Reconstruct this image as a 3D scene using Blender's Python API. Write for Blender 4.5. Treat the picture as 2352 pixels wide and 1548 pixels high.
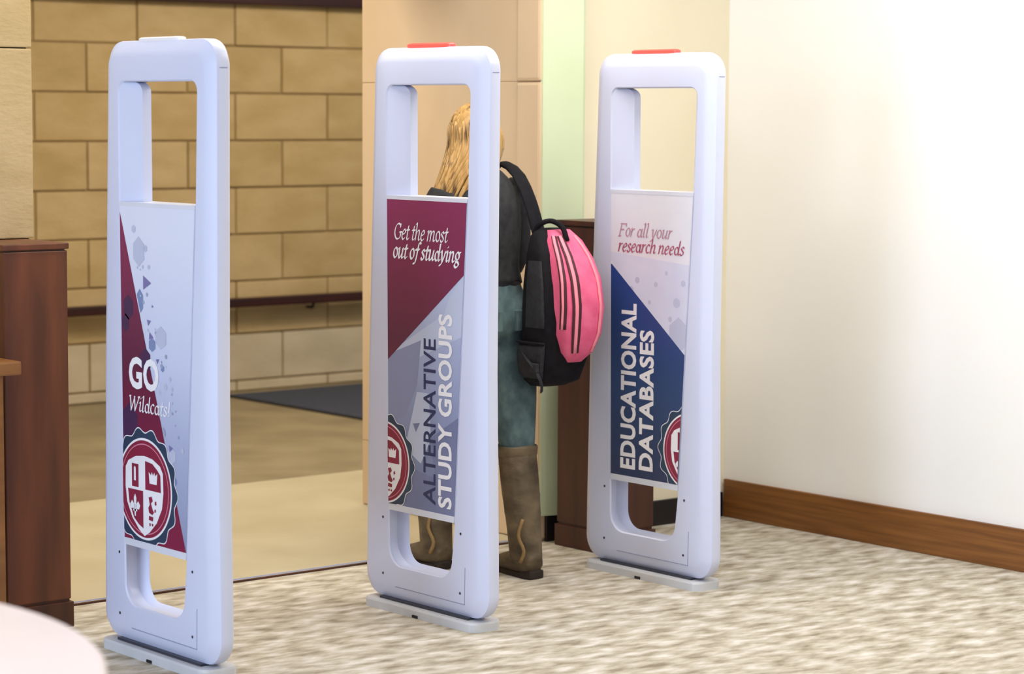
import bpy, bmesh, math, random
from mathutils import Vector, Matrix
from mathutils.geometry import tessellate_polygon
random.seed(7)
for o in list(bpy.data.objects): bpy.data.objects.remove(o)
S = bpy.context.scene
COL = S.collection
rad = math.radians

# ------------------------------------------------------------------ camera
# world: X runs along the row of gates (to the right), Y runs through the passages (away), Z up
PITCH, YAW, ROLL, EYE = rad(5.363), rad(39.717), rad(.29), 1.56
cd = bpy.data.cameras.new('camera'); cam = bpy.data.objects.new('camera', cd); COL.objects.link(cam)
cd.lens = 85; cd.sensor_width = 36; cd.sensor_fit = 'HORIZONTAL'
cd.clip_start = .05; cd.clip_end = 80
cd.dof.use_dof = True; cd.dof.focus_distance = 7.35; cd.dof.aperture_fstop = 3.6
cam.matrix_world = Matrix.Translation((0, 0, EYE)) @ Matrix.Rotation(-YAW, 4, 'Z') @ Matrix.Rotation(math.pi/2 - PITCH, 4, 'X') @ Matrix.Rotation(ROLL, 4, 'Z')
S.camera = cam

# ------------------------------------------------------------------ world, exposure
w = bpy.data.worlds.new('world'); S.world = w; w.use_nodes = True
w.node_tree.nodes['Background'].inputs[0].default_value = (.86, .90, 1, 1)
w.node_tree.nodes['Background'].inputs[1].default_value = .24
S.view_settings.view_transform = 'Standard'; S.view_settings.look = 'None'
S.view_settings.gamma = 1; S.view_settings.use_curve_mapping = False
S.view_settings.exposure = 0.31

def area(name, loc, size, rot, power, color):
    l = bpy.data.lights.new(name, 'AREA'); l.shape = 'RECTANGLE'; l.size, l.size_y = size
    l.energy = power; l.color = color
    o = bpy.data.objects.new(name, l); COL.objects.link(o); o.location = loc; o.rotation_euler = rot
    return o
# cool area light added out of view at left as daylight; no window built
area('cool_side_light', (-1.90, 4.4, 1.65), (3.4, 1.9), (0, rad(-90), 0), 185, (.62, .76, 1))

# ------------------------------------------------------------------ helpers
def srgb(r, g, b):
    f = lambda c: (c/255)/12.92 if c/255 <= .04045 else ((c/255+.055)/1.055)**2.4
    return (f(r), f(g), f(b), 1)

def mat(name, c1, c2=None, scale=8, rough=.5, stretch=(1, 1, 1), detail=4, bump=0, spec=.5, emit=0, lo=.35, hi=.65, bscale=None, c3=None, metal=0, rot=0):
    m = bpy.data.materials.new(name); m.use_nodes = True
    N, L = m.node_tree.nodes, m.node_tree.links
    b = N['Principled BSDF']
    b.inputs['Roughness'].default_value = rough; b.inputs['Specular IOR Level'].default_value = spec
    b.inputs['Metallic'].default_value = metal
    if c2 is None: c2 = tuple(min(1, x*.93) for x in c1[:3]) + (1,)
    tc = N.new('ShaderNodeTexCoord'); mp = N.new('ShaderNodeMapping'); mp.inputs['Scale'].default_value = stretch; mp.inputs['Rotation'].default_value = (0, 0, -rot)
    nz = N.new('ShaderNodeTexNoise'); nz.inputs['Scale'].default_value = scale; nz.inputs['Detail'].default_value = detail
    rp = N.new('ShaderNodeValToRGB'); rp.color_ramp.elements[0].position = lo; rp.color_ramp.elements[1].position = hi
    rp.color_ramp.elements[0].color = c1; rp.color_ramp.elements[1].color = c2
    if c3: e = rp.color_ramp.elements.new((lo+hi)/2); e.color = c3
    L.new(tc.outputs['Object'], mp.inputs[0]); L.new(mp.outputs[0], nz.inputs['Vector'])
    L.new(nz.outputs['Fac'], rp.inputs[0]); L.new(rp.outputs[0], b.inputs['Base Color'])
    if bump:
        bp = N.new('ShaderNodeBump'); bp.inputs['Strength'].default_value = bump; bp.inputs['Distance'].default_value = .01
        if bscale:
            n2 = N.new('ShaderNodeTexNoise'); n2.inputs['Scale'].default_value = bscale; n2.inputs['Detail'].default_value = 4
            L.new(mp.outputs[0], n2.inputs['Vector']); L.new(n2.outputs['Fac'], bp.inputs['Height'])
        else: L.new(nz.outputs['Fac'], bp.inputs['Height'])
        L.new(bp.outputs[0], b.inputs['Normal'])
    if emit:
        b.inputs['Emission Color'].default_value = c1; b.inputs['Emission Strength'].default_value = emit
    return m

def tag(o, label=None, cat=None, group=None, kind=None):
    if label: o['label'] = label
    if cat: o['category'] = cat
    if group: o['group'] = group
    if kind: o['kind'] = kind
    return o

def empty(name, loc=(0, 0, 0), rz=0):
    o = bpy.data.objects.new(name, None); COL.objects.link(o); o.location = loc; o.rotation_euler = (0, 0, rz)
    o.empty_display_size = .1
    return o

def link(name, me, m, parent=None, smooth=None):
    if m is not None:
        for x in (m if isinstance(m, (list, tuple)) else [m]): me.materials.append(x)
    if smooth is not None:
        for p in me.polygons: p.use_smooth = True
        if smooth < 180: me.set_sharp_from_angle(angle=rad(smooth))
    o = bpy.data.objects.new(name, me); COL.objects.link(o)
    if parent: o.parent = parent
    return o

def from_bm(name, bm, m, parent=None, smooth=None):
    bmesh.ops.recalc_face_normals(bm, faces=bm.faces)
    me = bpy.data.meshes.new(name); bm.to_mesh(me); bm.free()
    return link(name, me, m, parent, smooth)

def add_box(bm, a, b, bevel=0):
    vs = [bm.verts.new((x, y, z)) for x in (a[0], b[0]) for y in (a[1], b[1]) for z in (a[2], b[2])]
    fs = [bm.faces.new([vs[i] for i in q]) for q in ((0, 1, 3, 2), (4, 6, 7, 5), (0, 4, 5, 1), (2, 3, 7, 6), (0, 2, 6, 4), (1, 5, 7, 3))]
    if bevel:
        es = list({e for f in fs for e in f.edges})
        bmesh.ops.bevel(bm, geom=es, offset=bevel, segments=2, profile=.6, affect='EDGES')

def box(name, a, b, m, parent=None, bevel=0):
    bm = bmesh.new(); add_box(bm, a, b, bevel)
    return from_bm(name, bm, m, parent)

def struct(o): o['kind'] = 'structure'; return o

def frames(pts):
    """parallel-transport frames along a polyline"""
    P = [Vector(p) for p in pts]; T = []
    for i in range(len(P)):
        T.append((P[min(i+1, len(P)-1)] - P[max(i-1, 0)]).normalized())
    ref = Vector((1, 0, 0)) if abs(T[0].x) < .8 else Vector((0, 1, 0))
    A = [(ref - T[0]*ref.dot(T[0])).normalized()]
    for i in range(1, len(P)): A.append((A[-1] - T[i]*A[-1].dot(T[i])).normalized())
    return P, T, A

def resample(pts, n):
    """Catmull-Rom through pts, values may have any dimension"""
    pts = [Vector(p) for p in pts]; out = []
    Q = [pts[0]*2 - pts[1]] + pts + [pts[-1]*2 - pts[-2]]
    k = len(pts) - 1
    for j in range(n):
        t = j/(n-1)*k; i = min(int(t), k-1); u = t - i
        a, b, c, d = Q[i], Q[i+1], Q[i+2], Q[i+3]
        out.append(.5*((2*b) + (c-a)*u + (2*a-5*b+4*c-d)*u*u + (3*b-a-3*c+d)*u**3))
    return out

def add_tube(bm, pts, radii, seg=12, flat=1.0, cap=True):
    """tube along pts; radii float, list of floats or list of (r along frame, r across)"""
    P, T, A = frames(pts); rings = []
    for i, p in enumerate(P):
        r = radii[i] if isinstance(radii, (list, tuple)) else radii
        ra, rb = r if isinstance(r, (list, tuple)) else (r, r*flat)
        B = T[i].cross(A[i])
        rings.append([bm.verts.new(p + A[i]*math.cos(2*math.pi*k/seg)*ra + B*math.sin(2*math.pi*k/seg)*rb) for k in range(seg)])
    for a, b in zip(rings, rings[1:]):
        for k in range(seg): bm.faces.new((a[k], a[(k+1) % seg], b[(k+1) % seg], b[k]))
    if cap: bm.faces.new(rings[0][::-1]); bm.faces.new(rings[-1])

def smooth_tube(bm, pts, rs, n=14, seg=14):
    """pts with radius pairs, smoothly resampled"""
    p = resample(pts, n)
    r = resample([(a, b, 0) for a, b in rs], n)
    add_tube(bm, p, [(max(.001, q[0]), max(.001, q[1])) for q in r], seg)

def add_loft(bm, rings, cap=True):
    R = [[bm.verts.new(p) for p in r] for r in rings]; n = len(R[0])
    for a, b in zip(R, R[1:]):
        for k in range(n): bm.faces.new((a[k], a[(k+1) % n], b[(k+1) % n], b[k]))
    if cap: bm.faces.new(R[0][::-1]); bm.faces.new(R[-1])

def add_ball(bm, c, r, seg=16):
    M = Matrix.Translation(c) @ Matrix.Diagonal((r[0], r[1], r[2], 1))
    bmesh.ops.create_uvsphere(bm, u_segments=seg, v_segments=seg//2+2, radius=1, matrix=M)

def remeshed(name, bm, voxel, m, parent, it=6):
    """fuse overlapping solids into one continuous surface"""
    bmesh.ops.recalc_face_normals(bm, faces=bm.faces)
    me = bpy.data.meshes.new(name+'_source'); bm.to_mesh(me); bm.free()
    o = bpy.data.objects.new(name, me); COL.objects.link(o)
    md = o.modifiers.new('r', 'REMESH'); md.mode = 'VOXEL'; md.voxel_size = voxel
    sm = o.modifiers.new('s', 'SMOOTH'); sm.factor = .5; sm.iterations = it
    dg = bpy.context.evaluated_depsgraph_get(); dg.update()
    res = bpy.data.meshes.new_from_object(o.evaluated_get(dg))
    bpy.data.objects.remove(o); bpy.data.meshes.remove(me); res.name = name
    return link(name, res, m, parent, 180)

# ------------------------------------------------------------------ materials
M = {}
M['carpet'] = mat('carpet', srgb(142, 131, 113), srgb(220, 215, 208), 17, .95, (.55, 1.25, 1), 8, .5, .1, lo=.30, hi=.70, bscale=70, c3=srgb(186, 178, 161), rot=-YAW)
M['terrazzo'] = mat('terrazzo', srgb(192, 182, 154), srgb(180, 170, 140), 3, .38, detail=8)
M['brown_floor'] = mat('brown_floor', srgb(146, 132, 102), srgb(126, 112, 86), 3, .55, detail=8, bump=.2, bscale=40)
M['mat_black'] = mat('mat_black', srgb(54, 60, 78), srgb(44, 48, 62), 60, .9)
M['stone'] = [mat('stone_%s' % k, srgb(*a), srgb(*b), 3.5, .8, (1, 1, 2.2), 7, .25, .2, bscale=30) for k, a, b in
              (('tan', (188, 164, 120), (174, 150, 104)), ('ochre', (180, 155, 108), (192, 168, 124)), ('buff', (196, 172, 130), (182, 158, 114)), ('grey', (204, 190, 164), (190, 176, 150)))]
M['mortar'] = mat('mortar', srgb(158, 134, 92), srgb(148, 124, 82), 20, .9)
M['reveal_stone'] = mat('reveal_stone', srgb(222, 196, 160), srgb(210, 182, 144), 2.2, .7, (1, 1, .5), 6)
M['reveal_joint'] = mat('reveal_joint', srgb(206, 178, 146), None, 5, .9)
M['white_wall'] = mat('white_wall', srgb(245, 243, 239), srgb(243, 241, 236), 2, .8)
M['cream_wall'] = mat('cream_wall', srgb(240, 231, 204), srgb(236, 226, 198), 2, .8)
M['green_trim'] = mat('green_trim', srgb(212, 224, 188), srgb(206, 218, 180), 2, .6)
M['ceiling'] = mat('ceiling', srgb(236, 234, 228), None, 5, .9)
M['oak_base'] = mat('oak_base', srgb(138, 88, 38), srgb(112, 68, 26), 5, .45, (6, .5, 12), 5)
M['black_base'] = mat('black_base', srgb(26, 20, 24), srgb(18, 14, 18), 10, .5)
M['mahogany'] = mat('mahogany', srgb(116, 62, 34), srgb(84, 42, 20), 3, .4, (5, 5, .6), 6)
M['mahogany_dark'] = mat('mahogany_dark', srgb(82, 40, 20), srgb(60, 28, 14), 3, .4, (5, 5, .6), 6)
M['rail_wood'] = mat('rail_wood', srgb(62, 22, 12), srgb(46, 16, 8), 6, .35, (.4, 4, 4))
M['desk_wood'] = mat('desk_wood', srgb(158, 106, 54), srgb(132, 84, 38), 3, .4, (.6, 5, 5), 6)
M['plastic'] = mat('gate_plastic', srgb(211, 216, 239), srgb(208, 213, 237), 3, .38, spec=.45)
M['plastic_rail'] = mat('gate_rail', srgb(222, 226, 240), None, 3, .35)
M['base_metal'] = mat('base_metal', srgb(206, 208, 212), srgb(196, 198, 202), 8, .35)
M['seam'] = mat('seam', srgb(150, 156, 184), None, 5, .6)
M['rubber'] = mat('rubber', srgb(22, 22, 26), None, 5, .6)
M['screw'] = mat('screw', srgb(52, 54, 66), None, 5, .4)
M['lens_clear'] = mat('lens_clear', srgb(246, 246, 248), None, 5, .25)
M['lens_red'] = mat('lens_red', srgb(255, 52, 46), srgb(255, 60, 50), 5, .3, emit=2.6)
M['pink_table'] = mat('pale_table', srgb(250, 236, 236), srgb(247, 232, 231), 3, .3)
M['steel'] = mat('steel', srgb(150, 150, 152), None, 5, .3, metal=1)
# print inks
M['maroon'] = mat('ink_maroon', srgb(134, 38, 84), srgb(108, 34, 66), 3, .4, lo=.3, hi=.7)
M['maroon_red'] = mat('ink_seal_maroon', srgb(146, 42, 74), srgb(134, 36, 64), 6, .4)
M['navy_smudge'] = mat('ink_dusk', srgb(72, 44, 84), None, 6, .4)
M['navy'] = mat('ink_navy', srgb(38, 68, 138), srgb(44, 78, 144), 5, .4)
M['ink_dark'] = mat('ink_dark_blue', srgb(44, 54, 98), None, 6, .4)
M['teal'] = mat('ink_teal', srgb(46, 72, 98), srgb(42, 62, 88), 6, .4)
M['ink_white'] = mat('ink_white', srgb(246, 246, 252), None, 6, .4)
M['ink_pink'] = mat('ink_pink', srgb(226, 144, 170), None, 6, .4)
M['ink_rose'] = mat('ink_rose', srgb(196, 152, 170), srgb(190, 140, 160), 6, .4)
M['ink_rose2'] = mat('ink_crimson', srgb(182, 92, 120), None, 6, .4)
M['paper'] = mat('print_pale', srgb(220, 224, 244), srgb(206, 212, 236), 5, .4, lo=.3, hi=.7)
M['paper_low'] = mat('print_pale_blue', srgb(190, 198, 224), srgb(178, 186, 214), 5, .4)
M['paper_low2'] = mat('print_grey_blue', srgb(164, 174, 202), srgb(150, 160, 190), 5, .4)
M['slate'] = mat('print_slate', srgb(158, 168, 202), srgb(138, 148, 184), 3, .4)
M['slate_dark'] = mat('print_slate_dark', srgb(122, 130, 168), srgb(112, 122, 160), 3, .4)
M['slate_mid'] = mat('print_slate_mid', srgb(142, 150, 186), None, 3, .4)
M['slate_pale'] = mat('print_slate_pale', srgb(192, 202, 228), None, 3, .4)
M['hex_lilac'] = mat('print_lilac', srgb(194, 200, 226), None, 6, .4)
M['hex_blue'] = mat('print_blue_grey', srgb(128, 146, 190), None, 6, .4)
M['tri_violet'] = mat('print_violet', srgb(126, 122, 176), None, 6, .4)
M['off_white'] = mat('print_offwhite', srgb(232, 233, 242), srgb(222, 224, 236), 5, .4)
def graded(name, stops, z0, z1):
    """ink that is printed as a vertical blend"""
    m = mat(name, stops[0][1], None, 5, .4); N, L = m.node_tree.nodes, m.node_tree.links
    tc = N.new('ShaderNodeTexCoord'); sx = N.new('ShaderNodeSeparateXYZ'); mr = N.new('ShaderNodeMapRange'); rp = N.new('ShaderNodeValToRGB')
    mr.inputs[1].default_value, mr.inputs[2].default_value = z0, z1
    rp.color_ramp.elements[0].position, rp.color_ramp.elements[0].color = stops[0]
    rp.color_ramp.elements[1].position, rp.color_ramp.elements[1].color = stops[-1]
    for p, c in stops[1:-1]: rp.color_ramp.elements.new(p).color = c
    L.new(tc.outputs['Object'], sx.inputs[0]); L.new(sx.outputs[2], mr.inputs[0]); L.new(mr.outputs[0], rp.inputs[0])
    L.new(rp.outputs[0], N['Principled BSDF'].inputs['Base Color'])
    return m
M['paper_grad'] = graded('print_blend_pale', [(0, srgb(146, 156, 190)), (.35, srgb(176, 184, 216)), (.6, srgb(204, 211, 238)), (1, srgb(222, 227, 246))], .34, 1.2)
M['slate_grad'] = graded('print_blend_slate', [(0, srgb(118, 130, 166)), (.45, srgb(146, 156, 194)), (1, srgb(186, 198, 228))], .34, 1.05)
M['maroon'] = graded('ink_blend_maroon', [(0, srgb(132, 36, 72)), (.42, srgb(112, 34, 66)), (.55, srgb(96, 38, 68)), (.8, srgb(124, 40, 80)), (1, srgb(136, 42, 88))], .34, 1.28)
M['navy'] = graded('ink_blend_navy', [(0, srgb(48, 62, 96)), (.4, srgb(46, 72, 118)), (1, srgb(40, 70, 142))], .34, 1.05)
# person
M['skin'] = mat('skin', srgb(226, 178, 150), srgb(216, 164, 138), 6, .5)
M['hair'] = mat('hair', srgb(172, 132, 72), srgb(100, 70, 36), 8, .45, (6, 6, .5), 5, c3=srgb(200, 160, 98))
M['jacket'] = mat('jacket', srgb(46, 46, 48), srgb(26, 26, 28), 30, .85, bump=.3, detail=6)
M['jeans'] = mat('jeans', srgb(98, 122, 122), srgb(52, 70, 76), 14, .9, (1, 1, .7), 6, .4)
M['belt'] = mat('belt', srgb(30, 28, 34), None, 6, .5)
M['boot'] = mat('boot', srgb(112, 96, 70), srgb(66, 53, 36), 9, .55, (1, 1, 1.6), 6, .8)
M['boot_sole'] = mat('boot_sole', srgb(40, 28, 20), None, 6, .7)
M['boot_strap'] = mat('boot_strap', srgb(140, 112, 68), None, 6, .7)
M['eye'] = mat('eye', srgb(240, 240, 240), None, 6, .3)
M['pack_black'] = mat('pack_black', srgb(20, 18, 26), srgb(11, 10, 15), 40, .8, bump=.2, spec=.25)
M['pack_grey'] = mat('pack_grey', srgb(40, 42, 48), srgb(28, 29, 34), 60, .8)
M['pack_pink'] = mat('pack_pink', srgb(246, 112, 152), srgb(232, 92, 134), 18, .6, bump=.2)
M['pack_light'] = mat('pack_light_pink', srgb(255, 150, 168), None, 18, .6)
M['pack_piping'] = mat('pack_piping', srgb(72, 22, 36), None, 18, .6)
M['diffuser'] = mat('diffuser', (1, .95, .86, 1), None, 5, .5, emit=3)
M['diffuser_warm'] = mat('diffuser_warm', (1, .84, .6, 1), None, 5, .5, emit=3)

# ------------------------------------------------------------------ setting
DW = 6.60                       # face of the door wall
struct(box('floor', (-2.4, -3, -.10), (6.75, 6.66, 0), M['carpet']))
struct(box('floor_lobby', (2.0, 6.66, -.10), (10.6, 8.43, -.002), M['terrazzo']))
struct(box('floor_lobby_inner', (2.0, 8.43, -.10), (10.6, 11.5, -.001), M['brown_floor']))
th = struct(empty('trim_1', (0, 0, 0)))
th['label'] = 'thin dark metal threshold strips where carpet meets lobby floor'
for y0, y1, z in ((6.638, 6.650, .006), (6.668, 6.678, .005)):
    box('threshold_bar', (3.62, y0, -.01), (5.62, y1, z), M['seam'] if y0 > 6.65 else M['mahogany_dark'], th)
box('threshold_plate', (3.62, 6.650, -.01), (5.62, 6.668, .003), M['base_metal'], th)

# right wall and its oak baseboard
struct(box('wall_right', (6.55, -3, 0), (6.75, 6.60, 2.9), M['white_wall']))
struct(box('baseboard_right', (6.535, -3, 0), (6.55, 6.585, .147), M['oak_base'], bevel=.003))
# door wall: painted part on the right of the opening
struct(box('wall_back', (5.66, DW, 0), (6.75, 7.69, 2.9), M['cream_wall']))
struct(box('baseboard_back', (5.64, DW-.014, 0), (6.535, DW, .095), M['black_base'], bevel=.002))
bm = bmesh.new()                 # splayed green-white door casing
sec = [(5.618, DW+.01), (5.618, DW-.004), (5.640, DW-.010), (5.768, DW-.050), (5.780, DW-.046), (5.780, DW+.01)]
add_loft(bm, [[(x, y, .095) for x, y in sec], [(x, y, 2.4) for x, y in sec]])
struct(from_bm('trim_2', bm, M['green_trim']))
# stone reveal of the opening, in blocks with narrow joints
rv = struct(empty('wall_reveal'))
box('backing', (5.6225, 6.61, 0), (5.66, 7.685, 2.9), M['reveal_joint'], rv)
for z0, z1 in ((0, .255), (.255, 1.662), (1.662, 2.40), (2.40, 2.9)):
    box('stone_block', (5.62, 6.742, z0+.0015), (5.66, 7.69, z1-.0015), M['reveal_stone'], rv, .003)
    box('stone_block', (5.608, 6.602, z0+.0015), (5.66, 6.738, z1-.0015), M['reveal_stone'], rv, .012)
# stone pier left of the opening
pl = struct(empty('wall_left_pier'))
box('backing', (1.2, 6.66, 0), (3.60, 7.65, 2.9), M['mortar'], pl)
z = 0; k = 0
while z < 2.9:
    z1 = min(2.9, z+.58); x = 1.2; xs = [1.2, 2.0+.4*(k % 2), 2.9+.3*(k % 2), 3.61]
    for a, b in zip(xs, xs[1:]):
        box('stone_block', (a+.002, 6.64, z+.002), (b-.002, 7.69, z1-.002), M['stone'][2], pl, .004)
    z = z1; k += 1
struct(box('wall_header', (3.4, 6.64, 2.4), (5.7, 7.69, 2.9), M['reveal_stone']))
struct(box('wall_left', (-2.3, 2.2, 0), (-2.1, 2.6, 2.9), M['white_wall']))
struct(box('ceiling', (-2.4, -3, 2.9), (6.75, 7.69, 3.0), M['ceiling']))
struct(box('ceiling_lobby', (2.0, 7.69, 3.2), (10.6, 11.6, 3.3), M['ceiling']))

# lobby wall of coursed stone: every block its own piece
LY = 11.2
sw = struct(empty('wall_lobby'))
box('backing', (4.6, LY+.012, 0), (10.6, LY+.3, 3.2), M['mortar'], sw)
courses = [(0, .06, 3), (.06, .32, 3), (.32, .6125, 2)] + [(.6125+.2575*i, .6125+.2575*(i+1), 0) for i in range(7)]
BL = .615
rnd = random.Random(3)
for r, (z0, z1, tone) in enumerate(courses):
    x = 7.02 - BL*4 + (BL/2 if r % 2 == 0 else 0)
    while x < 9.6:
        x1 = x + BL
        m = M['stone'][tone] if tone else M['stone'][rnd.choice((0, 0, 1, 1, 2))]
        d = rnd.uniform(-.003, .003)
        box('stone_block', (x+.005, LY+d, z0+.005), (x1-.005, LY+.05, z1-.005), m, sw, .005)
        x = x1
cor = struct(box('trim_3', (4.6, LY-.05, 2.125), (10.4, LY+.02, 2.42), M['rail_wood'], bevel=.01))
# handrail
hr = tag(empty('handrail', (7.2, LY-.07, .50)), 'dark brown wooden handrail along the lobby stone wall', 'handrail')
bm = bmesh.new(); add_box(bm, (-2.2, -.027, -.026), (2.6, .027, .026), .010); from_bm('rail', bm, M['rail_wood'], hr)
for x in (-1.8, -.6, .6, 1.8):
    bm = bmesh.new(); add_tube(bm, [(x, 0, -.02), (x, .02, -.05), (x, .075, -.05)], .009, 8); from_bm('bracket', bm, M['rubber'], hr)
# entrance mat
em = tag(empty('entrance_mat', (8.35, 10.25, 0)), 'dark blue grey entrance mat lying on the lobby floor', 'mat')
box('pile', (-1.18, -1.3, 0), (1.5, .80, .010), M['mat_black'], em, .003)
box('edging', (-1.20, -1.32, 0), (1.52, .82, .006), M['rubber'], em, .002)

# ------------------------------------------------------------------ ceiling lamps
def ceiling_lamp(x, y, z, sx, sy, power, color, warm, label, group):
    t = tag(empty('ceiling_lamp', (x, y, z)), label, 'lamp', group)
    bm = bmesh.new()
    for a, b in (((-sx/2-.03, -sy/2-.03, -.05), (sx/2+.03, -sy/2, 0)), ((-sx/2-.03, sy/2, -.05), (sx/2+.03, sy/2+.03, 0)),
                 ((-sx/2-.03, -sy/2, -.05), (-sx/2, sy/2, 0)), ((sx/2, -sy/2, -.05), (sx/2+.03, sy/2, 0))): add_box(bm, a, b)
    from_bm('frame', bm, M['base_metal'], t)
    box('diffuser', (-sx/2, -sy/2, -.03), (sx/2, sy/2, -.01), M['diffuser_warm' if warm else 'diffuser'], t)
    l = area('lamp_light', (0, 0, -.055), (sx, sy), (0, 0, 0), power, color); l.parent = t
for x, y, p, nm in ((1.2, 2.0, 18, 'near the round table'), (4.4, 2.2, 27, 'in front of the white wall'), (5.4, 4.5, 23, 'before the corner by the white wall'), (3.9, 5.95, 9, 'between the first two gates'), (5.0, 5.95, 8, 'between the last two gates')):
    ceiling_lamp(x, y, 2.9, 1.2, .6, p, (1, .97, .93), False, 'flat white ceiling light panel %s' % nm, 'room ceiling lights')
for x, y, p, nm in ((4.35, 8.35, 42, 'just inside the lobby'), (6.6, 9.0, 34, 'over the lobby floor'), (8.6, 9.3, 34, 'over the dark lobby mat')):
    ceiling_lamp(x, y, 3.2 if y > 7.7 else 2.9, .9, .6, p, (1, .90, .74), True, 'warm lobby ceiling light panel %s' % nm, 'lobby ceiling lights')

# ------------------------------------------------------------------ wooden posts flanking the opening
def post(name, loc, sx, sy, h, m, label):
    t = tag(empty(name, loc), label, 'post')
    box('body', (-sx/2, -sy/2, .085), (sx/2, sy/2, h-.022), m, t, .004)
    box('top_slab', (-sx/2-.006, -sy/2-.006, h-.018), (sx/2+.003, sy/2+.006, h), m, t, .003)
    box('reveal', (-sx/2+.006, -sy/2+.006, h-.024), (sx/2-.006, sy/2-.006, h-.016), M['mahogany_dark'], t)
    box('plinth', (-sx/2-.006, -sy/2-.006, 0), (sx/2+.006, sy/2+.006, .078), M['mahogany_dark'], t, .003)
    box('plinth_groove', (-sx/2+.004, -sy/2+.004, .076), (sx/2-.004, sy/2-.004, .087), M['mahogany_dark'], t)
    return t
post('wooden_post', (3.470, 6.505, 0), .212, .25, 1.160, M['mahogany'], 'reddish brown wooden post with flat top left of the doorway')
post('wooden_post', (5.730, 6.372, 0), .196, .30, 1.172, M['mahogany_dark'], 'dark brown wooden post behind the right gate by the cream wall')
# desk whose end shows at the left edge
dk = tag(empty('desk', (2.749, 6.05, 0)), 'brown wooden desk end with projecting top at the left edge', 'desk')
box('desk_top', (-.75, .15, .796), (.575, .32, .836), M['desk_wood'], dk, .006)
box('end_panel', (.500, .17, .03), (.526, .31, .796), M['desk_wood'], dk, .002)
box('back_panel', (-.70, .27, .10), (.500, .30, .796), M['desk_wood'], dk)
box('end_panel', (-.70, .17, .03), (-.675, .31, .796), M['desk_wood'], dk, .002)
for x in (-.69, .513): box('foot', (x-.012, .18, 0), (x+.012, .30, .03), M['rubber'], dk)

# ------------------------------------------------------------------ round table in the foreground
rt = tag(empty('round_table', (1.088, 3.433, 0)), 'pale pinkish white round table in the near left corner', 'table')
bm = bmesh.new(); n = 96
prof = [(.70, .722), (.772, .724), (.7795, .734), (.7795, .744), (.773, .750)]
add_loft(bm, [[(r*math.cos(2*math.pi*k/n), r*math.sin(2*math.pi*k/n), z) for k in range(n)] for r, z in prof])
from_bm('table_top', bm, M['pink_table'], rt, 40)
bm = bmesh.new(); add_tube(bm, [(0, 0, .03), (0, 0, .722)], .045, 24); from_bm('column', bm, M['steel'], rt, 60)
bm = bmesh.new()
add_loft(bm, [[(r*math.cos(2*math.pi*k/48), r*math.sin(2*math.pi*k/48), z) for k in range(48)] for r, z in ((.33, 0), (.33, .012), (.10, .035), (.05, .05))])
from_bm('base', bm, M['steel'], rt, 40)

# ------------------------------------------------------------------ security gates
def lerp_tab(tab, z):
    if z <= tab[0][0]: return tab[0][1]
    for (a, va), (b, vb) in zip(tab, tab[1:]):
        if z <= b: return va + (vb-va)*(z-a)/(b-a)
    return tab[-1][1]

OUT_L = [(.03, -.330), (.15, -.331), (.80, -.318), (1.70, -.284)]
OUT_R = [(.03, .288), (.15, .288), (.80, .276), (1.70, .284)]
OPN_L = [(.14, -.182), (.34, -.184), (1.285, -.194), (1.635, -.196)]
OPN_R = [(.14, .124), (.34, .146), (1.285, .202), (1.635, .214)]
T2, TB = .050, .034                               # front and back face distance from the axis

def outline(TL, TR, z0, z1, rb, rt, nz=14, ny=8, na=8):
    """closed loop (u,v), anticlockwise seen from the front, same point count for every loop"""
    p = []
    def arc(cu, cv, r, a0):
        for i in range(na+1):
            a = rad(a0 + 90*i/na); p.append((cu + r*math.cos(a), cv + r*math.sin(a)))
    L, R = (lambda z: lerp_tab(TL, z)), (lambda z: lerp_tab(TR, z))
    arc(L(z0+rb)+rb, z0+rb, rb, 180)
    a, b = L(z0+rb)+rb, R(z0+rb)-rb
    p += [(a+(b-a)*i/ny, z0) for i in range(1, ny)]
    arc(R(z0+rb)-rb, z0+rb, rb, 270)
    p += [(R(z0+rb+(z1-rt-z0-rb)*i/nz), z0+rb+(z1-rt-z0-rb)*i/nz) for i in range(1, nz)]
    arc(R(z1-rt)-rt, z1-rt, rt, 0)
    a, b = R(z1-rt)-rt, L(z1-rt)+rt
    p += [(a+(b-a)*i/ny, z1) for i in range(1, ny)]
    arc(L(z1-rt)+rt, z1-rt, rt, 90)
    p += [(L(z1-rt-(z1-rt-z0-rb)*i/nz), z1-rt-(z1-rt-z0-rb)*i/nz) for i in range(1, nz)]
    return p

def loop_normals(p):
    n = len(p); out = []
    for i in range(n):
        a, b = p[i-1], p[(i+1) % n]
        d = Vector((b[0]-a[0], b[1]-a[1])).normalized(); out.append((d.y, -d.x))       # outward
    return out

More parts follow.
